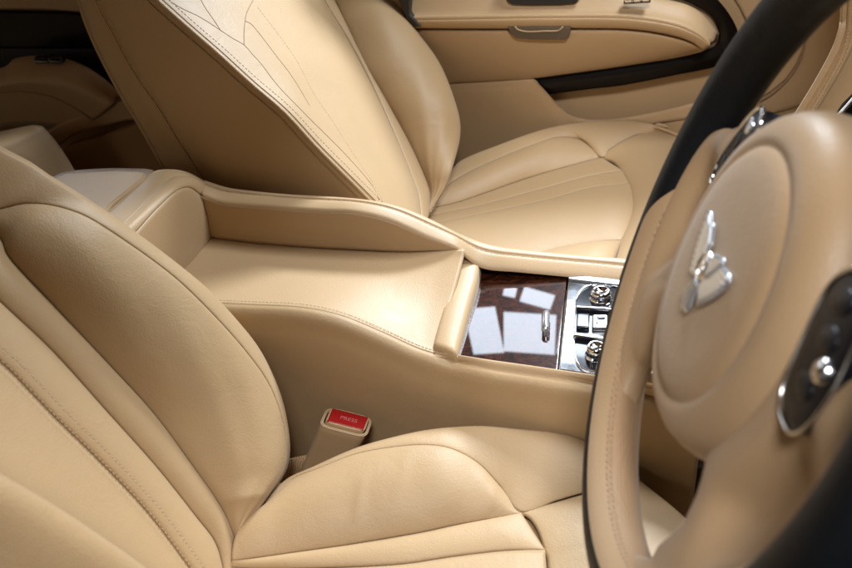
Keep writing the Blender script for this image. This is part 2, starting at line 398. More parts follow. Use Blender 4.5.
for sm_ in ([(171, 2), (183, 9), (196, 15), (208, 22), (220, 30), (232, 38), (244, 45), (253, 55), (262, 65), (279, 87), (308, 117), (343, 152), (371, 184), (379, 200)],
            [(200, -6), (201, 0), (206, 9), (213, 19), (221, 31)], [(256, -6), (252, 2), (247, 12), (245, 22), (244, 33), (244, 45)],
            [(245, 21), (251, 24), (258, 32), (268, 45), (277, 57), (288, 71), (298, 86), (309, 105)]):
    tube('seam', on_front(smooth([V((u, v, 0)) for u, v in sm_], 60) if 0 else [(p.x, p.y) for p in smooth([V((u, v, 0)) for u, v in sm_], 60)]), .0007, M_GRO, ps, seg=6, n=90)  # dark tubes draw the crease shading on the smooth front
stitches('stitching', [on_front([(p.x, p.y) for p in smooth([V((u, v, 0)) for u, v in L4[1:-1]], 70)])], M_THR, ps, PP.n, step=.0050, ln=.0034, r=.0003, lift=.0001)
panel('backrest_strip', l6, l7, .006, M_LEA, ps, FP, N=100, M=12, p=.6, ends=(0, 0))
panel('bolster', l7, ls, .034, M_LEA, ps, (1, -.6, .3), N=120, M=34, p=.75, ends=(0, 1), wr=WR, el=.55)
lsb = off(ls, (-.05, .03, -.01))
skin('backrest_side', [ls, off(ls, (-.015, .002, -.004)), off(ls, (-.05, .0, -.02)), off(ls, (-.2, .0, -.05)), off(rR, (-.01, .35, 0)), rR], M_LEA, ps, out=(-1, 0, 0))
stitches('stitching', [off(rRS, (.006, -.0035, .002))], M_THD, ps, (0, -1, 0), step=.005, ln=.0034)
stitches('stitching', [off(rP, (-.007, -.0022, -.004))], M_THD, ps, (0, -1, 0), step=.005, ln=.0034)

# passenger cushion
CSp = [(415, 216), (430, 209), (462, 201), (525, 179), (565, 167), (601, 157)]
ASp = [(430, 206), (442, 190), (456, 179), (476, 168), (501, 157), (535, 144), (560, 137), (583, 141), (601, 157)]
TSp = [(428, 206), (438, 188), (450, 172), (462, 160), (493, 147), (541, 130), (582, 122), (626, 120), (652, 124), (677, 133), (705, 150), (730, 175)]
csp = rz(CSp, .335, .335)
asp = [rz([p], z)[0] for p, z in zip(ASp, [.336, .343, .350, .356, .361, .364, .361, .351, .337])]
tsp = [rz([p], z)[0] for p, z in zip(TSp, [.335, .342, .350, .356, .366, .372, .374, .37, .364, .352, .335, .32])]
panel('cushion_bolster', csp, asp, .011, M_LEA, ps, (0, -.3, 1), N=110, M=26, p=.75, ends=(0, 1), el=.5)
F1p = rz([(601, 157), (618, 149), (638, 140), (656, 133), (667, 130)], .335, .352)
panel('cushion_side', asp+F1p[1:], tsp[:8]+[rz([(652, 124)], .364)[0], rz([(667, 129)], .356)[0]], .003, M_LEA, ps, (0, .2, 1), N=110, M=16, p=.6, ends=(0, 0))
skin('cushion_skirt', [tsp, off(tsp, (0, .006, -.012)), off(tsp, (0, .008, -.06)), off(tsp, (0, -.005, -.20))], M_LEA, ps, out=(0, 1, 0))
c2p = rz([(415, 221), (430, 216), (477, 206), (541, 189), (585, 177), (622, 170)], .334)
c3p = rz([(415, 225), (440, 222), (480, 214), (545, 200), (590, 188), (629, 183)], .334)
nsp = rz([(400, 290), (440, 282), (500, 266), (560, 250), (601, 243), (622, 240)], .332)
panel('cushion_strip', csp, c2p, .002, M_LEA, ps, (0, 0, 1), N=90, M=10)
panel('cushion_strip', c2p, c3p, .0014, M_LEA, ps, (0, 0, 1), N=90, M=10)
panel('cushion_insert', c3p, nsp, .010, M_LEA, ps, (0, 0, 1), N=90, M=26, p=.5, bow=.014)
msp = rz([(400, 330), (440, 320), (500, 300), (560, 285), (610, 272)], .36)
panel('cushion_bolster', nsp, msp, .016, M_LEA, ps, (0, 0, 1), N=70, M=16)
skin('cushion_skirt', [msp, off(msp, (0, -.006, -.012)), off(msp, (0, -.006, -.2))], M_LEA, ps, out=(0, -1, 0))
FSp = off(rz([(601, 157), (615, 162), (626, 176), (632.5, 195), (631, 217), (621, 243), (606, 275)], .335, .332), (-.003, 0, -.003))
FEp = rz([(667, 129), (679, 134), (705, 152), (722, 185), (720, 230), (700, 270), (660, 310)], .338, .325)
panel('cushion_front', FSp, FEp, .018, M_LEA, ps, (0, 0, 1), N=80, M=24, p=.55, ends=(0, 0))
skin('cushion_valance', [FEp, off(FEp, (.006, 0, -.012)), off(FEp, (.004, 0, -.06)), off(FEp, (-.03, 0, -.20))], M_LEA, ps, out=(1, 0, 0))

# =================================================================== CENTRE CONSOLE
cc = thing('center_console', 'long tan leather console with open tray and walnut lid between the front seats', 'centre console')
R1 = [(120, 296), (180, 300), (215, 303), (250, 304.5), (300, 307), (340, 315), (380, 331), (415, 347), (434, 353.5), (457, 361), (490, 368.5), (520, 373), (558, 378.5), (600, 384), (650, 393), (700, 405)]
r1 = [ry([p], y)[0] for p, y in zip(R1, [.300]*7+[.2985, .296]+[0]*7)]
r1[9:] = rzs(R1[9:], [.4135, .413, .4125, .412, .411, .408, .404])
r1[0].z = r1[1].z = r1[2].z
FB = [(208, 237), (250, 242.5), (300, 247), (350, 250), (400, 252), (440, 250.5), (462, 249), (464.5, 249.2)]
fb = ry(FB, .455)
FT = [(201, 196), (226, 204.5), (268, 208), (321, 212), (356, 213.5), (391, 222), (426, 238), (444, 245), (459, 249)]
ft = ry(FT, .455)
FO = [(205, 182), (233, 190), (286, 196), (338, 199), (377, 203), (405, 210), (433, 222), (462, 236.5), (493, 247), (535, 252.5), (573, 256), (622, 260), (700, 268)]
fo = ry(FO, .490)
def seg(rail, a, b): return [p for p in rail if a <= p.x <= b]
# tray floor
xL, xR = fb[0].x, fb[-1].x
fb_ = [V((fb[0].x-.012, fb[0].y, fb[0].z))]+fb
r1t = smooth(r1, 240); r1t = [p for p in r1t if p.x > xL-.014 and p.x < ry([(436, 353.5)], .296)[0].x]
mid = [a.lerp(b, .5)+V((0, 0, -.006)) for a, b in zip(smooth(fb_, 30), smooth(r1t, 30))]
q1 = [a.lerp(b, .9)+V((0, 0, -.002)) for a, b in zip(smooth(fb_, 30), smooth(r1t, 30))]
skin('tray', [off(fb_, (0, -.0005, 0)), [a.lerp(b, .12)+V((0, 0, -.004)) for a, b in zip(smooth(fb_, 30), smooth(r1t, 30))], mid, q1, off(r1t, (0, 0, .0005))], M_LEA2, cc, sub=6)
skin('tray_wall', [fb[:-2]+[ft[-1]+V((.0, 0, -.0015))], ft], M_LEA2, cc, out=(0, -1, 0), sub=10)
# near flank with its soft shoulder
def flank(rail, s):
    return [rail, off(rail, (0, -s*.006, -.0015)), off(rail, (0, -s*.011, -.007)), off(rail, (0, -s*.0135, -.02)),
            [V((p.x, p.y-s*.017, p.z-.06)) for p in rail], [V((p.x, p.y-s*.010, .25)) for p in rail], [V((p.x, p.y-s*.0, .06)) for p in rail]]
skin('side_panel', flank(r1, 1), M_LEA, cc, out=(0, -1, 0), N=140, sub=6)
nr = [ry([(434, 353.5)], .297)[0]]+rzs([(446, 353.0), (457, 354.3), (490, 359.3), (520, 363.5), (558, 369), (600, 375.5), (650, 384), (700, 395)], [.4205, .4195]+[.419]*6)
nro = [p for p in smooth(r1, 400) if p.x >= nr[0].x]
a_, b_ = smooth(nr, 60), smooth(nro, 60)
skin('near_rail', [off(a_, (0, .0015, -.012)), off(a_, (0, .0004, -.002)), [p.lerp(q, .2)+V((0, 0, .0012)) for p, q in zip(a_, b_)], [p.lerp(q, .6)+V((0, 0, .0020)) for p, q in zip(a_, b_)], off(b_, (0, 0, .0004)), off(b_, (0, -.003, -.002))], M_LEA2, cc, N=110)
bm = bmesh.new(); box_bm(bm, (.42, .378, .30), X_*.22, Y_*.078, Z_*.10); box_bm(bm, (.05, .378, .30), X_*.16, Y_*.07, Z_*.12); bm_obj('inner_frame', bm, M_LEA2, cc)
prism('footwell_dark_panel', ry([(590, 444), (640, 453), (700, 468), (780, 480), (780, 640), (590, 640)], .262), (0, .006, 0), plain('footwell_dark', (.035, .022, .012), .95), cc, .002)  # near-black sheet stands in for the unlit footwell below the flank
# padded rail on the far side: inner edge, crown, groove, outer edge, down
ftx = ft[:-1] + ry([(458, 250.5), (481, 268), (520, 272.5), (567, 277), (622, 283), (700, 296)], .455, .455)
def z_at(rail, x):
    for a, b in zip(rail[:-1], rail[1:]):
        if a.x <= x <= b.x: return a.z+(b.z-a.z)*(x-a.x)/(b.x-a.x)
    return rail[-1].z if x > rail[-1].x else rail[0].z
fts = smooth(ftx, 60); fos = smooth(fo, 60)
fts = fts; 
skin('side_rail', [fts, [a.lerp(b, .10)+V((0, 0, .004)) for a, b in zip(fts, fos)], [a.lerp(b, .45)+V((0, 0, .007)) for a, b in zip(fts, fos)],
                  [a.lerp(b, .62)+V((0, 0, .0045)) for a, b in zip(fts, fos)], [a.lerp(b, .70)+V((0, 0, .0065)) for a, b in zip(fts, fos)], [a.lerp(b, .95)+V((0, 0, .0035)) for a, b in zip(fts, fos)],
                  off(fos, (0, .004, -.006)), off(fos, (0, .006, -.05)), off(fos, (0, 0, -.3))], M_LEA2, cc, N=140, sub=5)
stitches('stitching', [[a.lerp(b, .56)+V((0, 0, .0055)) for a, b in zip(fts, fos)]], M_THR, cc, (0, 0, 1), step=.0042, ln=.0028, r=.00035)
stitches('stitching', [off(r1t, (0, .004, .0004))], M_THR, cc, (0, 0, 1), step=.0042, ln=.0028, r=.00035)
# rear wall of the tray + padded band + armrest
w0, w1 = ry([(209, 236)], .455)[0], ry([(200.5, 195)], .455)[0]
w2 = rz([(180, 267)], w0.z)[0]
wn = (w1-w0).cross(w2-w0).normalized(); wd = wn.dot(w0)
HW = lambda pts: _seq(pts, wd, wd, wn)
wt = HW([(112, 257), (135, 233), (151, 215), (168, 198), (180, 189), (190, 188), (200, 195)])
wb = HW([(160, 292), (170, 278), (180, 267), (189, 255), (198, 244), (204, 240), (209, 236)])
print('WALL', [tuple(round(c, 3) for c in p) for p in (wt[0], wt[3], wt[-1], wb[0], wb[-1])])
panel('tray_wall', wt, off(wb, (0, 0, -.014)), .003, M_LEA2, cc, (1, -.2, 0), N=50, M=12, ends=(0, 0))
zt = wt[3].z
ob = rzs([(100, 247), (124, 224), (139, 209), (158, 188), (171, 178.5), (182, 176.5), (194, 178.5)], [zt+.003, zt+.004, zt+.004, zt+.005, zt+.003, zt-.003, zt-.014])+[fo[0]]
oc = rzs([(80, 238), (104, 217), (130, 194), (150, 176), (160, 171), (178, 171), (192, 175)], [zt+.004, zt+.005, zt+.005, zt+.006, zt+.005, zt-.001, zt-.014])+[fo[0]+V((0, .006, -.006))]
panel('padded_band', wt, ob, .005, M_LEA2, cc, (0, 0, 1), N=60, M=12, ends=(0, 0))
panel('armrest_body', ob, oc, .0015, M_LEA2, cc, (0, 0, 1), N=60, M=10, ends=(0, 0))
skin('armrest_side', [oc, off(oc, (-.004, .002, -.01)), off(oc, (-.03, .004, -.12))], M_LEA2, cc, out=(0, 1, 0))
print('ARM z', zt, [tuple(round(c, 3) for c in p) for p in (ob[0], ob[3], ob[-1])])
lid = [(55, 177), (67, 172.5), (90, 171), (114, 170), (138, 170.5), (143.5, 171.5), (145.5, 174), (143, 178.5), (127, 191), (112, 203), (104, 213), (90, 232), (60, 262), (-10, 262), (-20, 230)]
prism('armrest_lid', rz(lid, zt+.009), (0, 0, -.03), M_LEA2, cc, bevel=.004, seg=4)
body = [(30, 186), (52, 176), (64, 170.5), (90, 168), (114, 167), (146, 167.5), (155, 169), (152, 180), (134, 195), (118, 208), (108, 222), (95, 240), (60, 275), (-30, 275), (-40, 230)]
prism('armrest_box', rz(body, zt-.010), (0, 0, -.30), M_LEA2, cc, bevel=.004, seg=4)
# far inner seam at the corner of the tray
tube('seam', HW([(200, 196), (203, 210), (206, 222), (209, 235)]) if 0 else ry([(201, 196), (205, 213), (209, 236)], .453), .0010, M_GRO, cc, n=20)

# padded cross bar in front of the tray
bt = .008
cb = rz([(432.5, 345), (436.5, 329), (444, 302), (452.5, 272), (459.5, 248)], .4265, .439)
cbr = rz([(457, 354), (463, 331), (471, 301), (477, 279), (481, 254.5)], .424, .436)
bm = bmesh.new(); G = []
for a, b in zip(smooth(cb, 30), smooth(cbr, 30)):
    w = (b-a); z = V((0, 0, 1))
    G.append([a-z*.03, a-z*.004, a+w*.06, a+w*.2+z*.0018, a+w*.5+z*.0024, a+w*.8+z*.0018, b-w*.05, b-z*.005, b-z*.03])
g0 = [p-Z_*.03 for p in G[0]]; g1 = [p-Z_*.03 for p in G[-1]]
G = [g0, [p-Z_*.003-Y_*.0005 for p in G[0]]]+[[q+Y_*.002 for q in G[0]]]+G[1:-1]+[G[-1], g1]
me = grid_mesh(G, 'cross_bar'); o = link('cross_bar', me, M_LEA2, cc)
if me.polygons[len(me.polygons)//2].normal.z < 0: me.flip_normals()

# walnut lid
ZV = .416
vn = rz([(452, 357), (477, 262), (568.5, 270), (558.5, 371)], ZV)
prism('veneer_lid', rz([(455.5, 355.5), (480, 262), (567.5, 271), (557.5, 370.5)], ZV), (0, 0, -.012), M_WOOD, cc, bevel=.0012)
def local(z): return z
k0 = rz([(545.5, 323)], ZV+.004)[0]
hb = rz([(546, 313)], ZV+.006)[0]; ha = rz([(545.5, 331)], ZV+.006)[0]
lidp = [c for c in cc.children if c.name.startswith('veneer_lid')][0]
bm = bmesh.new(); d = (ha-hb)
tube_bm(bm, smooth([hb-V((0, 0, .008)), hb+d*.05, hb+d*.3+V((0, 0, .003)), hb+d*.7+V((0, 0, .003)), hb+d*.95, ha-V((0, 0, .008))], 24), [.003]*4+[.0045]*16+[.003]*4, 14)
hd = bm_obj('handle', bm, M_BADGE, lidp)
# chrome switch plate
cpl = rz([(559, 369.5), (568.5, 276.5), (640, 284), (637, 380.5)], ZV+.001)
prism('chrome_plate', cpl, (0, 0, -.014), M_CHR, cc, bevel=.0015)
fr = rz([(568.5, 274), (568.5, 278.5), (640, 287), (640, 282)], ZV+.004)
prism('chrome_trim', fr, (0, 0, -.01), M_SAT, cc, bevel=.0008)
ins = []
cor = [(576, 300), (579, 293), (585, 287), (593, 285), (610, 286), (626, 288), (634, 292), (637, 300), (634, 350), (632, 366), (626, 373), (615, 374), (590, 371), (581, 367), (576, 359), (574, 345), (574, 322)]
prism('switch_panel', rz(cor, ZV+.0022), (0, 0, -.008), M_BP, cc, bevel=.0006)
rimp = smooth(rz(cor+[cor[0]], ZV+.0030), 120)
tube('switch_panel_trim', rimp, .0009, M_CHR, cc, n=120)
def knob(p, r1_, h, name='knob'):
    bm = bmesh.new()
    lathe_bm(bm, p, X_, Y_, Z_, [(r1_*1.15, -.002), (r1_*1.15, .002), (r1_*1.02, .003), (r1_, .004), (r1_, h*.6), (r1_*.93, h*.85), (r1_*.8, h), (r1_*.66, h), (r1_*.62, h-.0015), (0, h-.002)], 40)
    for k in range(28):
        a = 2*PI*k/28; c_ = p+V((math.cos(a), math.sin(a), 0))*r1_*1.0+Z_*h*.35
        box_bm(bm, c_, V((math.cos(a), math.sin(a), 0))*.0004, V((-math.sin(a), math.cos(a), 0))*.0005, Z_*h*.28)
    o = bm_obj(name, bm, M_CHR, cc); return o
knob(rz([(601, 298)], ZV+.002)[0], .0115, .011)
knob(rz([(596, 356)], ZV+.002)[0], .0100, .014)
for (a, b, w) in (((576, 308), (628, 311), .0026), ((574, 335.5), (626, 343), .0034)):
    p0, p1 = rz([a, b], ZV+.005)
    bm = bmesh.new(); dd = (p1-p0); box_bm(bm, (p0+p1)/2, dd/2, dd.cross(Z_).normalized()*w, Z_*.0028)
    bm_obj('chrome_bar', bm, M_CHR, cc, .0012)
p0 = rz([(600, 323)], ZV+.004)[0]
bm = bmesh.new(); box_bm(bm, p0, X_*.0085, Y_*.012, Z_*.0035); sw = bm_obj('start_button', bm, M_SAT, cc, .002)
bm = bmesh.new(); box_bm(bm, p0+V((.001, .004, .0042)), X_*.0045, Y_*.0012, Z_*.0008); box_bm(bm, p0+V((-.003, 0, .0042)), X_*.0010, Y_*.006, Z_*.0008); bm_obj('button_mark', bm, M_BP, sw)
p0 = rz([(583, 322)], ZV+.004)[0]
bm = bmesh.new(); box_bm(bm, p0, X_*.007, Y_*.013, Z_*.003); bm_obj('switch', bm, M_BP, cc, .0015)

# =================================================================== SEAT BELT BUCKLE
bk = thing('seatbelt_buckle', 'tan leather-wrapped seat belt buckle with red release button standing between seat and console', 'seat belt buckle')
yb = .240
tL, tR = ry([(320.5, 425), (365.5, 436.5)], yb)
ax = (tR-tL); wB = ax.length; ax.normalize()
bL = ry([(303, 466)], yb-.004)[0]
dn = (bL-tL); dn.normalize(); dn = (dn+V((-.03, 0, 0))).normalized(); up = -dn
tb = ax.cross(up); tb.normalize()
if tb.y < 0: tb.negate()
c0 = (tL+tR)/2
def ring(c, a, b_, e=.35, n=40):
    out = []
    for k in range(n):
        t = 2*PI*k/n; x = math.copysign(abs(math.cos(t))**e, math.cos(t)); y = math.copysign(abs(math.sin(t))**e, math.sin(t)); out.append((x*a, y*b_))
    return [c+ax*x+tb*y for x, y in out]
ww, tt = wB/2*1.04, .0165
cB = c0+tb*tt
G = [ring(cB+up*h, ww*s, tt*q, .4) for h, s, q in ((-.14, .86, .6), (-.075, .93, .85), (-.045, .96, .92), (-.015, .99, 1.0), (-.010, 1.0, 1.02), (-.001, 1.0, 1.0), (0, .97, .95), (-.0015, .90, .86), (-.004, .90, .86))]
me = grid_mesh(G, 'body', wrap_v=True); o = link('body', me, M_LEA2, bk)
G = [ring(cB+up*h, ww*s, tt*q, .35) for h, s, q in ((-.02, .80, .78), (.0015, .85, .80), (.003, .83, .77), (.0032, .80, .72))]
me = grid_mesh(G, 'top_frame', wrap_v=True); bmx = bmesh.new(); bmx.from_mesh(me); bmx.verts.ensure_lookup_table()
bmx.faces.new(bmx.verts[-40:]); bpy.data.meshes.remove(me); bm_obj('top_frame', bmx, M_LEA2, bk)
bm = bmesh.new(); cR = cB+up*.0026-tb*.0004; box_bm(bm, cR, ax*ww*.78, tb*tt*.68, up*.0016); rb = bm_obj('release_button', bm, M_RED, bk, .0012)
tube('seam', [cB+up*-.0125+ax*ww*.99*math.cos(2*PI*k/60)*1.0*(1) + tb*tt*1.0*math.sin(2*PI*k/60) for k in range(61)] if 0 else ring(cB+up*-.002, ww*1.0, tt*1.01, .4)+ring(cB+up*-.002, ww*1.0, tt*1.01, .4)[:1], .0007, M_THR, bk, n=120)
fc = bpy.data.curves.new('press', 'FONT'); fc.body = 'PRESS'; fc.size = .0078; fc.extrude = .0002; fc.align_x = 'CENTER'; fc.align_y = 'CENTER'
fo_ = bpy.data.objects.new('press_text', fc); COL.objects.link(fo_)
mx_ = Matrix((ax, tb, up)).transposed().to_4x4(); mx_.translation = cR+up*.0019-tb*.0012+ax*.001
dg = bpy.context.evaluated_depsgraph_get(); me = bpy.data.meshes.new_from_object(fo_.evaluated_get(dg)); me.transform(mx_)
bpy.data.objects.remove(fo_); link('lettering', me, M_PRT, rb)
# webbing / stalk at the foot
st = thing('belt_strap', 'ribbed tan webbing strap tucked down the gap behind the driver cushion next to the buckle', 'strap')
bm = bmesh.new(); s0 = ry([(289, 462), (283, 485)], .242); 
for k in range(9):
    dx = V((.0026*k, .001*k, 0)); tube_bm(bm, [s0[0]+dx+V((0, 0, .004)), s0[0].lerp(s0[1], .5)+dx, s0[1]+dx-V((0, 0, .06))], .0015, 6)
bm_obj('webbing', bm, M_PIPE, st)

# =================================================================== STEERING WHEEL
C = V((.46002, -.00236, .70418)); TIL, YW = .380245, .032288
def rotz(v, a): return V((v.x*math.cos(a)-v.y*math.sin(a), v.x*math.sin(a)+v.y*math.cos(a), v.z))
T = rotz(V((math.sin(TIL), 0, math.cos(TIL))), YW); S = rotz(V((0, 1, 0)), YW); NN = rotz(V((-math.cos(TIL), 0, math.sin(TIL))), YW)
RW, RT = .1798, .0181
wh = thing('steering_wheel', 'black and tan leather steering wheel with a silver winged emblem on its hub', 'steering wheel')
def rimpt(t, a, r_=1.0):
    rad = S*math.cos(t)+T*math.sin(t)
    return C+rad*(RW+RT*r_*math.cos(a))+NN*(RT*r_*1.02*math.sin(a))
def rim_piece(name, t0, t1, a0, a1, mat, r_=1.0, n=160, m=40):
    G = [[rimpt(t0+(t1-t0)*i/n, a0+(a1-a0)*j/m, r_) for j in range(m+1)] for i in range(n+1)]
    me = grid_mesh(G, name); o = link(name, me, mat, wh)
    f = me.polygons[len(me.polygons)//2]; mc = C+(f.center-C).normalized()*0
    t = (t0+t1)/2; a = (a0+a1)/2
    nrm = (S*math.cos(t)+T*math.sin(t))*math.cos(a)+NN*math.sin(a)
    if f.normal.dot(nrm) < 0: me.flip_normals()
    return o
D = math.radians
def split_rim():
    n, m = 240, 48; edge = lambda t: None
    t0, t1 = D(181), D(359)
    def amin(t):
        k = min(t-t0, t1-t)/D(20); k = max(0, min(1, k)); k = k*k*(3-2*k)
        return D(190)+(D(104)-D(190))*k
    for nm, mt, lo, hi in (('rim', M_BLK, lambda t: D(-110), amin), ('rim_grip', M_WHL, amin, lambda t: max(amin(t), D(152))), ('rim_grip_inner', M_PERF, lambda t: max(amin(t), D(152)), lambda t: D(250))):
        G = []
        for i in range(n+1):
            t = t0+(t1-t0)*i/n; a0, a1 = lo(t), hi(t); G.append([rimpt(t, a0+(a1-a0)*j/m, 1.0) for j in range(m+1)])
        me = grid_mesh(G, nm); o = link(nm, me, mt, wh); k = len(me.polygons)//2; f = me.polygons[k]
        t = (t0+t1)/2; a = D(0) if nm == 'rim' else D(200)
        if f.normal.dot((S*math.cos(t)+T*math.sin(t))*math.cos(a)) < 0: me.flip_normals()
stitches('stitching', [[rimpt(D(t), D(152), 1.0) for t in range(196, 345, 4)], [rimpt(D(t), D(160), 1.0) for t in range(196, 345, 4)]], M_THD, wh, NN, step=.0052, ln=.0034, r=.00055, lift=.0002)
rim_piece('rim', D(-1.5), D(181.5), 0, 2*PI, M_BLK)
split_rim()
def pw(u, v, h=0): 
    """photo sight line met with the wheel's plane raised by h"""
    return hit(u, v, NN, NN.dot(C)+h)
def wc(p): q = p-C; return (round(q.dot(S), 4), round(q.dot(T), 4))
for nm, u, v, h in (('bez a', 712, 184, .01), ('bez b', 738, 133, .01), ('bez c', 756, 140, .01), ('6 left', 705, 443, 0), ('6l b', 683, 515, 0), ('6l c', 652, 552, 0), ('r a', 852, 430, 0), ('r b', 755, 568, 0), ('9 a', 672, 165, 0), ('9b', 745, 118, 0), ('9c', 790, 130, 0), ('pod', 790, 380, 0), ('podb', 826, 425, 0), ('knob', 828, 392, .01), ('padbot', 711, 443, 0), ('padr', 796, 388, 0), ('gap', 700, 200, 0), ('gapb', 657, 290, 0), ('lo', 650, 395, 0)):
    print(nm, wc(pw(u, v, h)))
P3 = lambda s, t, h: C+S*s+T*t+NN*h
# hub and cushion
HC = C
def hub(name, prof, mat, seg=96): 
    bm = bmesh.new(); lathe_bm(bm, HC, S, T, NN, prof, seg); return bm_obj(name, bm, mat, wh)
pad = hub('airbag_cover', [(0, .0215), (.03, .0213), (.05, .0207), (.062, .0196), (.067, .0180), (.0695, .0160), (.0705, .0152), (.0720, .0160), (.076, .0165), (.083, .0140), (.089, .0088), (.093, .0022), (.0955, -.006), (.0955, -.014), (.092, -.022)], M_WHL)
hub('hub_back', [(.096, -.012), (.0965, -.018), (.092, -.035), (.06, -.05), (0, -.052)], M_WHL)
def spoke(name, path, mat, m=24):
    """path: list of (s,t,h, half width vector (ds,dt), thickness)"""
    G = []
    n = 40
    def ev(i):
        x = i/(n)*(len(path)-1); k = min(int(x), len(path)-2); f = x-k; f = f
        p = [path[max(0, k-1)], path[k], path[k+1], path[min(len(path)-1, k+2)]]
        return [cr(p[0][q], p[1][q], p[2][q], p[3][q], f) for q in range(6)]
    for i in range(n+1):
        s, t, h, ds, dt, th = ev(i); row = []
        for j in range(m):
            a = 2*PI*j/m; x = math.copysign(abs(math.cos(a))**.75, math.cos(a)); y = math.copysign(abs(math.sin(a))**.75, math.sin(a))
            row.append(P3(s+ds*x, t+dt*x, h+th*y))
        G.append(row)
    me = grid_mesh(G, name, wrap_v=True); o = link(name, me, mat, wh)
    bmx = bmesh.new(); bmx.from_mesh(me); bmesh.ops.recalc_face_normals(bmx, faces=bmx.faces[:]); bmx.to_mesh(me); bmx.free()
    return o
def side_spoke(sg):
    # one broad spoke each side: a shoulder at three/nine o'clock and a lower arm, with a shallow finger recess between them
    rs = lin(.080, .172, 30); G = []; m = 72
    def interp(x, tab):
        for (x0, y0), (x1, y1) in zip(tab[:-1], tab[1:]):
            if x0 <= x <= x1: f = (x-x0)/(x1-x0); f = f*f*(3-2*f); return y0+(y1-y0)*f
        return tab[-1][1]
    for r_ in rs:
        hi = D(interp(r_, [(.079, 50), (.100, 33), (.125, 20), (.150, 11), (.173, 5)]))
        lo = D(interp(r_, [(.079, -48), (.100, -46), (.125, -48), (.150, -57), (.173, -72)]))
        hc = interp(r_, [(.079, -.012), (.11, -.011), (.15, -.006), (.173, -.002)]); th = interp(r_, [(.079, .017), (.12, .015), (.173, .012)])
        mid_, half = (hi+lo)/2, (hi-lo)/2; row = []
        for j in range(m):
            a = 2*PI*j/m; x = math.copysign(abs(math.cos(a))**.55, math.cos(a)); y = math.copysign(abs(math.sin(a))**.55, math.sin(a))
            ph = mid_+half*x; h = hc+th*y
            if y > 0:
                u_ = (ph-D(-14))/D(17); v_ = (r_-.134)/.020
                h -= .020*math.exp(-(u_**4)-(v_**4))
            row.append(P3(sg*r_*math.cos(ph), r_*math.sin(ph), h))
        G.append(row)
    me = grid_mesh(G, 'spoke', wrap_v=True); o = link('spoke', me, M_WHL, wh)
    bmx = bmesh.new(); bmx.from_mesh(me); bmesh.ops.recalc_face_normals(bmx, faces=bmx.faces[:]); bmx.to_mesh(me); bmx.free()
side_spoke(1); side_spoke(-1)
# thumb switches in a chrome bezel, far side
def pod(sgn, name='switch_pod', rc=.1055, wr_=.0125, la=.030):
    a_c = D(19); c_, u_ = None, None
    def pt(x, y, h):      # x along the arc, y outward, both -1..1
        a = a_c+x*la/rc; r_ = rc+y*wr_
        return P3(sgn*r_*math.cos(a), r_*math.sin(a), h)
    def loop(k, h, n=56): 
        out = []
        for i in range(n):
            t = 2*PI*i/n; e = .72
            out.append(pt(k*math.copysign(abs(math.cos(t))**e, math.cos(t)), k*math.copysign(abs(math.sin(t))**e, math.sin(t)), h))
        return out
    G = [loop(1.0, -.008), loop(1.0, .0040), loop(.9, .0052), loop(.7, .0058), loop(.4, .0062), loop(.02, .0063)]
    me = grid_mesh(G, name, wrap_v=True); bmx = bmesh.new(); bmx.from_mesh(me); bmesh.ops.recalc_face_normals(bmx, faces=bmx.faces[:]); bmx.to_mesh(me); bmx.free()
    o = link(name, me, M_PB, wh)
    tube('bezel', loop(1.02, .0046)+loop(1.02, .0046)[:1], .0014 if sgn > 0 else .0009, M_CHR if sgn > 0 else M_SAT, o, n=160)
    for x in (-.45, .15, .6):
        G = []
        for k, h in ((1, .0050), (1, .0066), (.8, .0070), (.02, .0071)):
            G.append([pt(x+.17*k*math.cos(2*PI*i/28), .1+.42*k*math.sin(2*PI*i/28), h) for i in range(28)])
        me = grid_mesh(G, 'thumb_switch', wrap_v=True); bmx = bmesh.new(); bmx.from_mesh(me); bmesh.ops.recalc_face_normals(bmx, faces=bmx.faces[:]); bmx.to_mesh(me); bmx.free()
        link('thumb_switch', me, M_BADGE if (x > .5) == (sgn > 0) and abs(x) > .4 and sgn > 0 else M_PB, o)
    return o
pod(1); np_ = pod(-1, rc=.112, wr_=.019, la=.034)
bm = bmesh.new(); lathe_bm(bm, P3(-.117, .034, .0058), S, T, NN, [(.0055, -.002), (.0053, .002), (.004, .0032), (.0, .0038)], 32); bm_obj('roller', bm, M_SAT, np_)
# winged emblem: round B medallion between two feathered wings, tail feathers below
em = bpy.data.objects.new('emblem', None)
def eb(s, t, h=0.0): return P3(s*1.08-.001, t*1.6+.003, .0212+h*.8)
bm = bmesh.new()
def feather(bm, p0, p1, w0, w1, th, lift):
    d = (p1[0]-p0[0], p1[1]-p0[1]); L = math.hypot(*d); nx, ny = -d[1]/L, d[0]/L; n = 10; G = []
    for i in range(n+1):
        f = i/n; c_ = (p0[0]+d[0]*f, p0[1]+d[1]*f); w = (w0+(w1-w0)*f)*(1 if f < .8 else math.sqrt(max(0.02, 1-((f-.8)/.2)**2)))
        G.append([eb(c_[0]+nx*w*math.cos(a), c_[1]+ny*w*math.cos(a), lift+th*math.sin(a)) for a in lin(PI, 0, 7)])
    vs = [[bm.verts.new(p) for p in r] for r in G]
    for i in range(n):
        for j in range(6):
            f_ = bm.faces.new((vs[i][j], vs[i][j+1], vs[i+1][j+1], vs[i+1][j])); f_.smooth = True
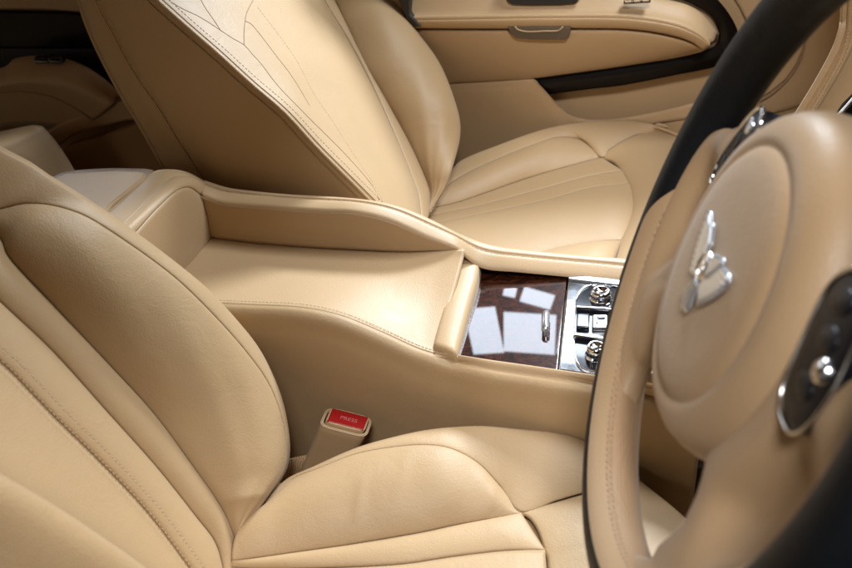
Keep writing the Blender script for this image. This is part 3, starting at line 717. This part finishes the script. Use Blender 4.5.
for sg in (1, -1):
    for k in range(9):
        f = k/8
        p0 = (sg*(.005+.002*(1-f)), .0048-.010*f); p1 = (sg*(.034-.017*f**1.3), .0085-.0165*f**.9)
        feather(bm, p0, p1, .0013, .0021, .0016, .0008+.0005*(1-f))
    for k in range(5):
        f = k/4; feather(bm, (sg*.005, .0052-.005*f), (sg*(.019-.008*f), .0088-.008*f), .0013, .0019, .0018, .0022)
for k in range(5):
    f = k/4-.5; feather(bm, (f*.006, -.006), (f*.015, -.018+abs(f)*.004), .0012, .0019, .0015, .0012)
wing = bm_obj('emblem_wings', bm, M_BADGE, pad); solid(wing, .0012, 0)
bm = bmesh.new(); lathe_bm(bm, eb(0, 0), S, T, NN, [(.0080, 0), (.0080, .0030), (.0071, .0042), (.0063, .0034), (0, .0034)], 40); md = bm_obj('emblem_medallion', bm, M_CHR, pad)
fc = bpy.data.curves.new('b', 'FONT'); fc.body = 'B'; fc.size = .0120; fc.extrude = .0007; fc.bevel_depth = .0003; fc.align_x = 'CENTER'; fc.align_y = 'CENTER'
fo_ = bpy.data.objects.new('b', fc); COL.objects.link(fo_)
mx_ = Matrix((-S, T, NN)).transposed().to_4x4(); mx_.translation = eb(0, 0, .0036)
dg = bpy.context.evaluated_depsgraph_get(); me = bpy.data.meshes.new_from_object(fo_.evaluated_get(dg)); me.transform(mx_); bpy.data.objects.remove(fo_)
link('emblem_letter', me, M_CHR, md)
# column
bm = bmesh.new(); lathe_bm(bm, C, S, T, NN, [(.05, -.04), (.055, -.06), (.058, -.20), (.058, -.35)], 40); bm_obj('column_shroud', bm, M_BM, wh)

# =================================================================== PASSENGER DOOR
dr = thing('door_trim', 'tan leather front passenger door lining with padded armrest, pull cup and dark wood strip', 'door panel', group='door linings')
yD = 1.13
def poly(name, pts, y, d, mat, parent, bevel=.003, seg=3):
    return prism(name, ry(pts, y), (0, d, 0), mat, parent, bevel, seg)
poly('door_card', [(300, -160), (300, 330), (900, 330), (900, -160)], yD, .03, M_LEA2, dr)
# upper ledge region, front end
LA = [(330, 22), (408, 20.5), (489, 19), (550, 18), (612, 18), (649, 21), (678, 27), (698, 36), (710, 46)]
LB = [(330, 28), (413, 28), (489, 28.5), (550, 28), (590, 28), (624, 28.5), (656, 32), (686, 39.5), (704, 50)]
LT = [(330, -60), (404, -55), (489, -50), (560, -40), (630, -18), (666, -1), (688, 5), (708, 16), (717, 28), (720, 38)]
yA = 1.045
la = ry(LA, yA-.004); lb = ry(LB, yA+.004)
lt = ry(LT, yD-.01)
la2 = ry([(330, 14), (408, 12), (489, 10), (550, 8.5), (612, 9), (649, 12), (680, 18), (702, 28), (714, 40)], yA+.012)
lt2 = [a.lerp(b, .45)+V((0, 0, .012)) for a, b in zip(smooth(la2, 12), smooth(lt, 12))]
ar = skin('armrest', [lt, lt2, la2, off(la, (0, .002, .006)), la], M_LEA2, dr, out=(0, -1, .5), sub=6)
panel('armrest_lip', la, lb, .004, M_LEA2, dr, (0, -1, 0), N=90, M=10, p=.6, ends=(0, 1))
skin('armrest_underside', [lb, off(lb, (0, .02, -.004)), ry([(330, 30), (413, 31), (489, 31), (550, 31), (590, 31), (624, 31), (656, 34), (686, 41), (704, 51)], yA+.025)], M_LEA2, dr, out=(0, -.2, -1))
LC = [(330, 86), (400, 84), (448, 83), (494, 80.5), (533, 78), (580, 71.5), (624, 65), (668, 57.5), (703, 51)]
lb3 = ry([(330, 29), (413, 29), (489, 29.5), (550, 29), (590, 29), (624, 29.5), (656, 33), (686, 40.5), (704, 51)], yA+.010)
lc = ry(LC, yA+.035, yA+.055)
panel('lower_pad', lb3, lc, .012, M_LEA2, dr, (0, -1, 0), N=100, M=20, p=.4, ends=(0, 1))
# pull cup
cup = [(507, 27), (511, 34), (516, 38), (530, 39.5), (552, 39.8), (566, 39.5), (570, 34), (571, 27)]
poly('pull_cup', cup, yA-.005, .02, plain('recess_brown', (.10, .07, .04), .7), dr, .002)
tube('pull_grip', ry([(515, 26), (518, 29.5), (527, 31.5), (545, 31), (558, 30.5), (563, 26.5)], yA-.006), .0014, M_LEA2, dr, n=40)
poly('switch_recess', [(505, -22), (507, 1), (512, 4.6), (530, 5.4), (560, 5), (574, 3.4), (580, -1), (580, -22)], yA+.010, .02, M_BM, dr, .002)
bm = bmesh.new(); p0 = ry([(637, 0)], yA+.008)[0]
for k in (-1, 0, 1): box_bm(bm, p0+V((k*.014, -.004, .003)), X_*.0062, Y_*.006, Z_*.004)
bm_obj('window_switch', bm, M_CHR, dr, .002)
bm = bmesh.new(); box_bm(bm, p0+V((0, 0, -.001)), X_*.022, Y_*.008, Z_*.003); bm_obj('switch_base', bm, M_BP, dr, .002)
# dark strip sweeping round the armrest
VS1 = [(533, 78), (580, 71.5), (624, 65), (668, 57.5), (703, 51), (716, 44), (719, 34), (712, 17), (692, 4), (666, -6), (630, -22), (560, -50)]
VS2 = [(536, 96), (590, 89), (624, 85), (673, 75.5), (718, 66), (736, 54), (739, 36), (730, 15), (712, -6), (685, -25), (640, -46), (560, -80)]
skin('veneer_strip', [ry(VS1, yD-.030), off([a.lerp(b, .5) for a, b in zip(ry(VS1, yD-.03), ry(VS2, yD-.03))], (0, -.004, 0)), ry(VS2, yD-.030)], M_WOODD, dr, out=(0, -1, 0), thick=.006)
# front region of the card outside the strip
tube('seam', ry([(745, -60), (728, -20), (742, 10), (752, 36), (746, 62)], yD-.004), .0015, M_GRO, dr, n=40)
# map pocket
PK = [(440, 84), (500, 81), (531, 79.5), (540, 86), (550, 97), (561, 109), (573, 117), (590, 120.5), (612, 120), (640, 116), (668, 110), (693, 104), (720, 97), (760, 88)]
pk = ry(PK, 1.085, 1.09)
PKb = [V((p.x, p.y-.0, .20)) for p in pk]
skin('map_pocket', [off(pk, (0, .008, -.003)), off(pk, (0, .003, .001)), pk, off(pk, (0, -.003, -.008)), [V((p.x, p.y-.006, p.z-.05)) for p in pk], PKb], M_LEA, dr, out=(0, -1, 0), N=160)
tube('seam', ry([(640, 126), (656, 122.5), (688, 117.5), (720, 111)], 1.08), .0016, M_GRO, dr, n=30)
tube('speaker_ring', ry([(806, 36), (803, 50), (797, 66), (787, 80), (770, 95), (745, 108)], yD-.004), .0022, M_GRO, dr, n=40)
poly('speaker_cover', [(806, 30), (803, 50), (796, 66), (786, 80), (770, 93), (745, 105), (720, 90), (730, 40), (770, 10)], yD-.006, .01, M_LEA2, dr, .004)
tube('seam', ry([(760, 116), (775, 111.5), (790, 107.5), (812, 101)], yD-.004), .0020, M_GRO, dr, n=30)
# pillar with black seal left of the door
pl = thing('door_pillar', 'black rubber sealed pillar edge between the front backrest and the passenger door lining', 'pillar')
poly('seal', [(360, -160), (392, -20), (399, 0), (404, 14), (413, 27), (421, 27), (409, 14), (409, 0), (402, -25), (385, -160)], yA-.01, .05, M_BM, pl, .002)

# =================================================================== REAR DOOR, REAR SEAT, FLOOR
rd = thing('door_trim', 'dim tan rear door lining with curved armrest and black switches, upper left', 'door panel', group='door linings')
poly('door_card', [(-260, -160), (-260, 260), (250, 260), (250, -160)], 1.16, .03, M_LEA, rd)
poly('upper_trim', [(-200, -100), (-200, 7), (0, 9), (40, 9), (80, 12), (200, 16), (200, -100)], 1.10, .05, M_LEA, rd, .004)
poly('window_veneer', [(-200, 11), (0, 12), (60, 13), (130, 20), (130, 48), (-200, 46)], 1.13, .02, M_WOODD, rd, .002)
poly('armrest_gap', [(-200, 47), (130, 49), (150, 110), (-200, 110)], 1.14, .02, M_BM, rd, .002)
RA = ry([(-160, 92), (-60, 78), (0, 68), (16, 58), (47, 55.5), (79, 63), (105, 79), (122, 96)], 1.06)
RB = ry([(-160, 110), (-60, 96), (0, 84), (20, 80), (47, 80), (75, 86), (98, 97), (112, 104)], .99)
RC = ry([(-160, 118), (-60, 106), (0, 95), (25, 94), (50, 98), (72, 108), (85, 116), (92, 121)], 1.0)
RD_ = ry([(-160, 150), (-60, 140), (0, 128), (25, 126), (45, 126), (60, 126), (70, 125), (80, 122)], 1.02)
skin('armrest', [RA, [a.lerp(b, .4)+V((0, 0, .006)) for a, b in zip(RA, RB)], RB, RC, RD_], M_LEA, rd, out=(0, -1, .5))
tube('seam', off(RC, (0, -.002, .006)), .0018, M_GRO, rd, n=40)
bm = bmesh.new()
for u, v in ((44, 62.5), (58, 62), (40, 71), (54, 71)):
    p = ry([(u, v)], 1.035)[0]; box_bm(bm, p+V((0, 0, .006)), V((.013, .004, -.002)), V((-.003, .010, 0)), Z_*.006)
bm_obj('window_switch', bm, M_BP, rd, .003)
poly('door_sill', [(-60, 150), (40, 135), (63, 122), (125, 100), (160, 92), (170, 118), (125, 121), (75, 134), (40, 160)], 1.00, .06, M_LEA, rd, .006, 4)
rs = thing('rear_seat', 'rear bench seat cushion in tan leather, dim in the upper left behind the front seats', 'rear seat')
k1 = ry([(-120, 160), (-40, 140), (0, 132), (34, 126), (46, 134), (60, 152), (76, 178)], .86)
k2 = off(k1, (-.02, -.05, -.004)); k3 = off(k1, (-.14, -.28, 0))
skin('cushion', [off(k1, (.0, .05, -.25)), off(k1, (.0, .012, -.03)), k1, k2, k3], M_LEA, rs, out=(0, 0, 1))
fl = prism('floor', [V((-2.2, -.6, .0)), V((2.2, -.6, 0)), V((2.2, 1.4, 0)), V((-2.2, 1.4, 0))], (0, 0, -.05), M_CARPET, None, 0)
fl['kind'] = 'structure'
bm = bmesh.new()
sl = thing('carpeted_sill', 'brown carpet covered floor rise beside the rear door, behind the far seat', 'sill')
poly('carpet_step', [(60, 150), (88, 142), (130, 127), (200, 108), (240, 260), (60, 260)], .98, .05, M_CARPET, sl, .01)

# =================================================================== DASHBOARD (upper right)
db = thing('dashboard', 'stitched tan leather end of the dashboard behind the wheel at the upper right', 'dashboard')
yQ = .62
dl = [(846, -60), (849, -20), (848, 5), (846, 27), (838, 50), (820, 83), (799, 117), (780, 150), (740, 215)]
dq = ry(dl, yQ)
dq2 = [ry([(u+10, v+4)], yQ-.02)[0] for u, v in dl]
dq3 = [ry([(u+110, v+20)], yQ-.03)[0] for u, v in dl]
panel('edge_band', dq, dq2, .004, M_LEA2, db, (-1, -1, 0), N=80, M=10, ends=(0, 0))
skin('fascia', [dq2, off(dq2, (.004, .003, 0)), dq3], M_LEA2, db, out=(0, -1, 0), across=False)
skin('dash_top', [dq, off(dq, (.02, .02, .0)), off(dq, (.3, .3, .02))], M_LEA2, db, out=(-1, 0, 0))
stitches('stitching', [off(dq2, (-.004, -.004, 0)), off(dq2, (-.008, -.003, 0))], M_THD, db, (-.7, -.7, 0), step=.004, ln=.0028, r=.0004)
tube('chrome_lever', [hit(u, v, V((0, 1, 0)), .45) for u, v in ((818, 124), (826, 122.5), (836, 126), (843, 132))], .0048, M_CHR, db, n=30)
poly('veneer_strip', [(838, 122), (846, 110), (860, 96), (900, 60), (930, 90), (880, 140), (852, 134)], .50, .02, M_WOODD, db, .002)
tube('chrome_trim', ry([(836, 118), (846, 107), (858, 94), (880, 72)], .495), .0022, M_CHR, db, n=30)

# =================================================================== CAR BODY AROUND (outside the picture, keeps the rear in shade)
rf = thing('unseen_roof', 'unseen headliner and rear bulkhead added to shade the cabin above and behind the seats', 'car roof')
bm = bmesh.new(); box_bm(bm, (-.60, .38, 1.27), X_*.92, Y_*.80, Z_*.02); bm_obj('headliner', bm, M_LEA, rf, .01)
bm = bmesh.new(); box_bm(bm, (1.05, .38, .84), X_*.35, Y_*.78, Z_*.03); bm_obj('dash_shade_slab', bm, M_LEA2, db, .02)  # unseen slab added to shade the front end of the door
bm = bmesh.new(); box_bm(bm, (-1.5, .38, .6), X_*.02, Y_*.8, Z_*.6); bm_obj('rear_bulkhead', bm, M_LEA, rf, .01)
bm = bmesh.new(); box_bm(bm, (-.85, 1.22, .70), X_*.6, Y_*.02, Z_*.12); bm_obj('quarter_panel', bm, M_LEA, rf, .01)

# =================================================================== LIGHT
w = bpy.data.worlds.new('World'); sc.world = w; w.use_nodes = True
bg = w.node_tree.nodes['Background']; bg.inputs[0].default_value = (.75, .72, .70, 1); bg.inputs[1].default_value = .012
def area(name, loc, target, sx, sy, power, col=(1, 1, 1), up=None):
    l = bpy.data.lights.new(name, 'AREA'); l.shape = 'RECTANGLE'; l.size = sx; l.size_y = sy; l.energy = power; l.color = col
    o = bpy.data.objects.new(name, l); COL.objects.link(o); loc = V(loc); z = (loc-V(target)).normalized()
    u = V(up) if up else V((0, 0, 1)); x = u.cross(z).normalized(); y = z.cross(x)
    m = Matrix((x, y, z)).transposed().to_4x4(); m.translation = loc; o.matrix_world = m; return o
area('windscreen_light', (1.25, .95, 2.25), (.0, .4, .45), .8, .5, 52, (.84, .92, 1))
area('side_window_light', (.75, 2.3, 2.15), (.1, .6, .45), .7, .5, 155, (.80, .90, 1))
area('door_light', (.58, -1.1, 2.3), (.35, -.05, .55), .5, .35, 52, (.97, .97, 1))
area('rear_side_light', (-2.5, 3.2, 2.0), (-.3, .35, .57), 1.5, 1.1, 50, (.86, .92, 1))
area('rear_side_light', (-1.5, -2.2, 1.5), (-.7, .8, .5), .9, .6, 6, (1, .95, .88))  # fill lamp added to brighten the rear door and bench
# the four panes of the hall window mirrored in the walnut
def mirror_hit(u, v, yW=3.2):
    p = rz([(u, v)], ZV)[0]; d = ray(u, v); d = V((d.x, d.y, -d.z)); return p+d*((yW-p.y)/d.y)
panes = [[(468, 352), (470, 312), (504, 306), (492, 354)], [(498, 355), (514, 309), (556, 321), (552, 350)],
         [(500, 294), (508, 286), (517, 288), (514, 297)], [(522, 300), (525, 288), (548, 293), (556, 311)], [(560, 354), (566, 306), (600, 311), (596, 358)]]  # last pane is made up, mirrored white in the chrome plate
for i, q in enumerate(panes):
    c4 = [mirror_hit(*p) for p in q]; c = sum(c4, V((0, 0, 0)))/4
    ux = ((c4[3]-c4[0])+(c4[2]-c4[1]))/2; uy = ((c4[1]-c4[0])+(c4[2]-c4[3]))/2
    n_ = ux.cross(uy).normalized()
    x = ux.normalized(); z = n_ if n_.y > 0 else -n_; z = (z-x*z.dot(x)).normalized(); y = z.cross(x)
    l = bpy.data.lights.new('reflected_pane', 'AREA'); l.shape = 'RECTANGLE'; l.size = ux.length*1.1; l.size_y = uy.length*1.04
    l.energy = 12*l.size*l.size_y*PI; l.color = (.76, .86, 1)
    o = bpy.data.objects.new('reflected_pane', l); COL.objects.link(o); m = Matrix((x, y, z)).transposed().to_4x4(); m.translation = c; o.matrix_world = m
    print('pane', c, l.size, l.size_y)

sc.view_settings.view_transform = 'Standard'; sc.view_settings.look = 'None'; sc.view_settings.exposure = -.24; sc.view_settings.gamma = 1
sc.render.engine = 'CYCLES'
sc.render.resolution_x = 1024; sc.render.resolution_y = 683
sc.cycles.max_bounces = 8; sc.cycles.diffuse_bounces = 5
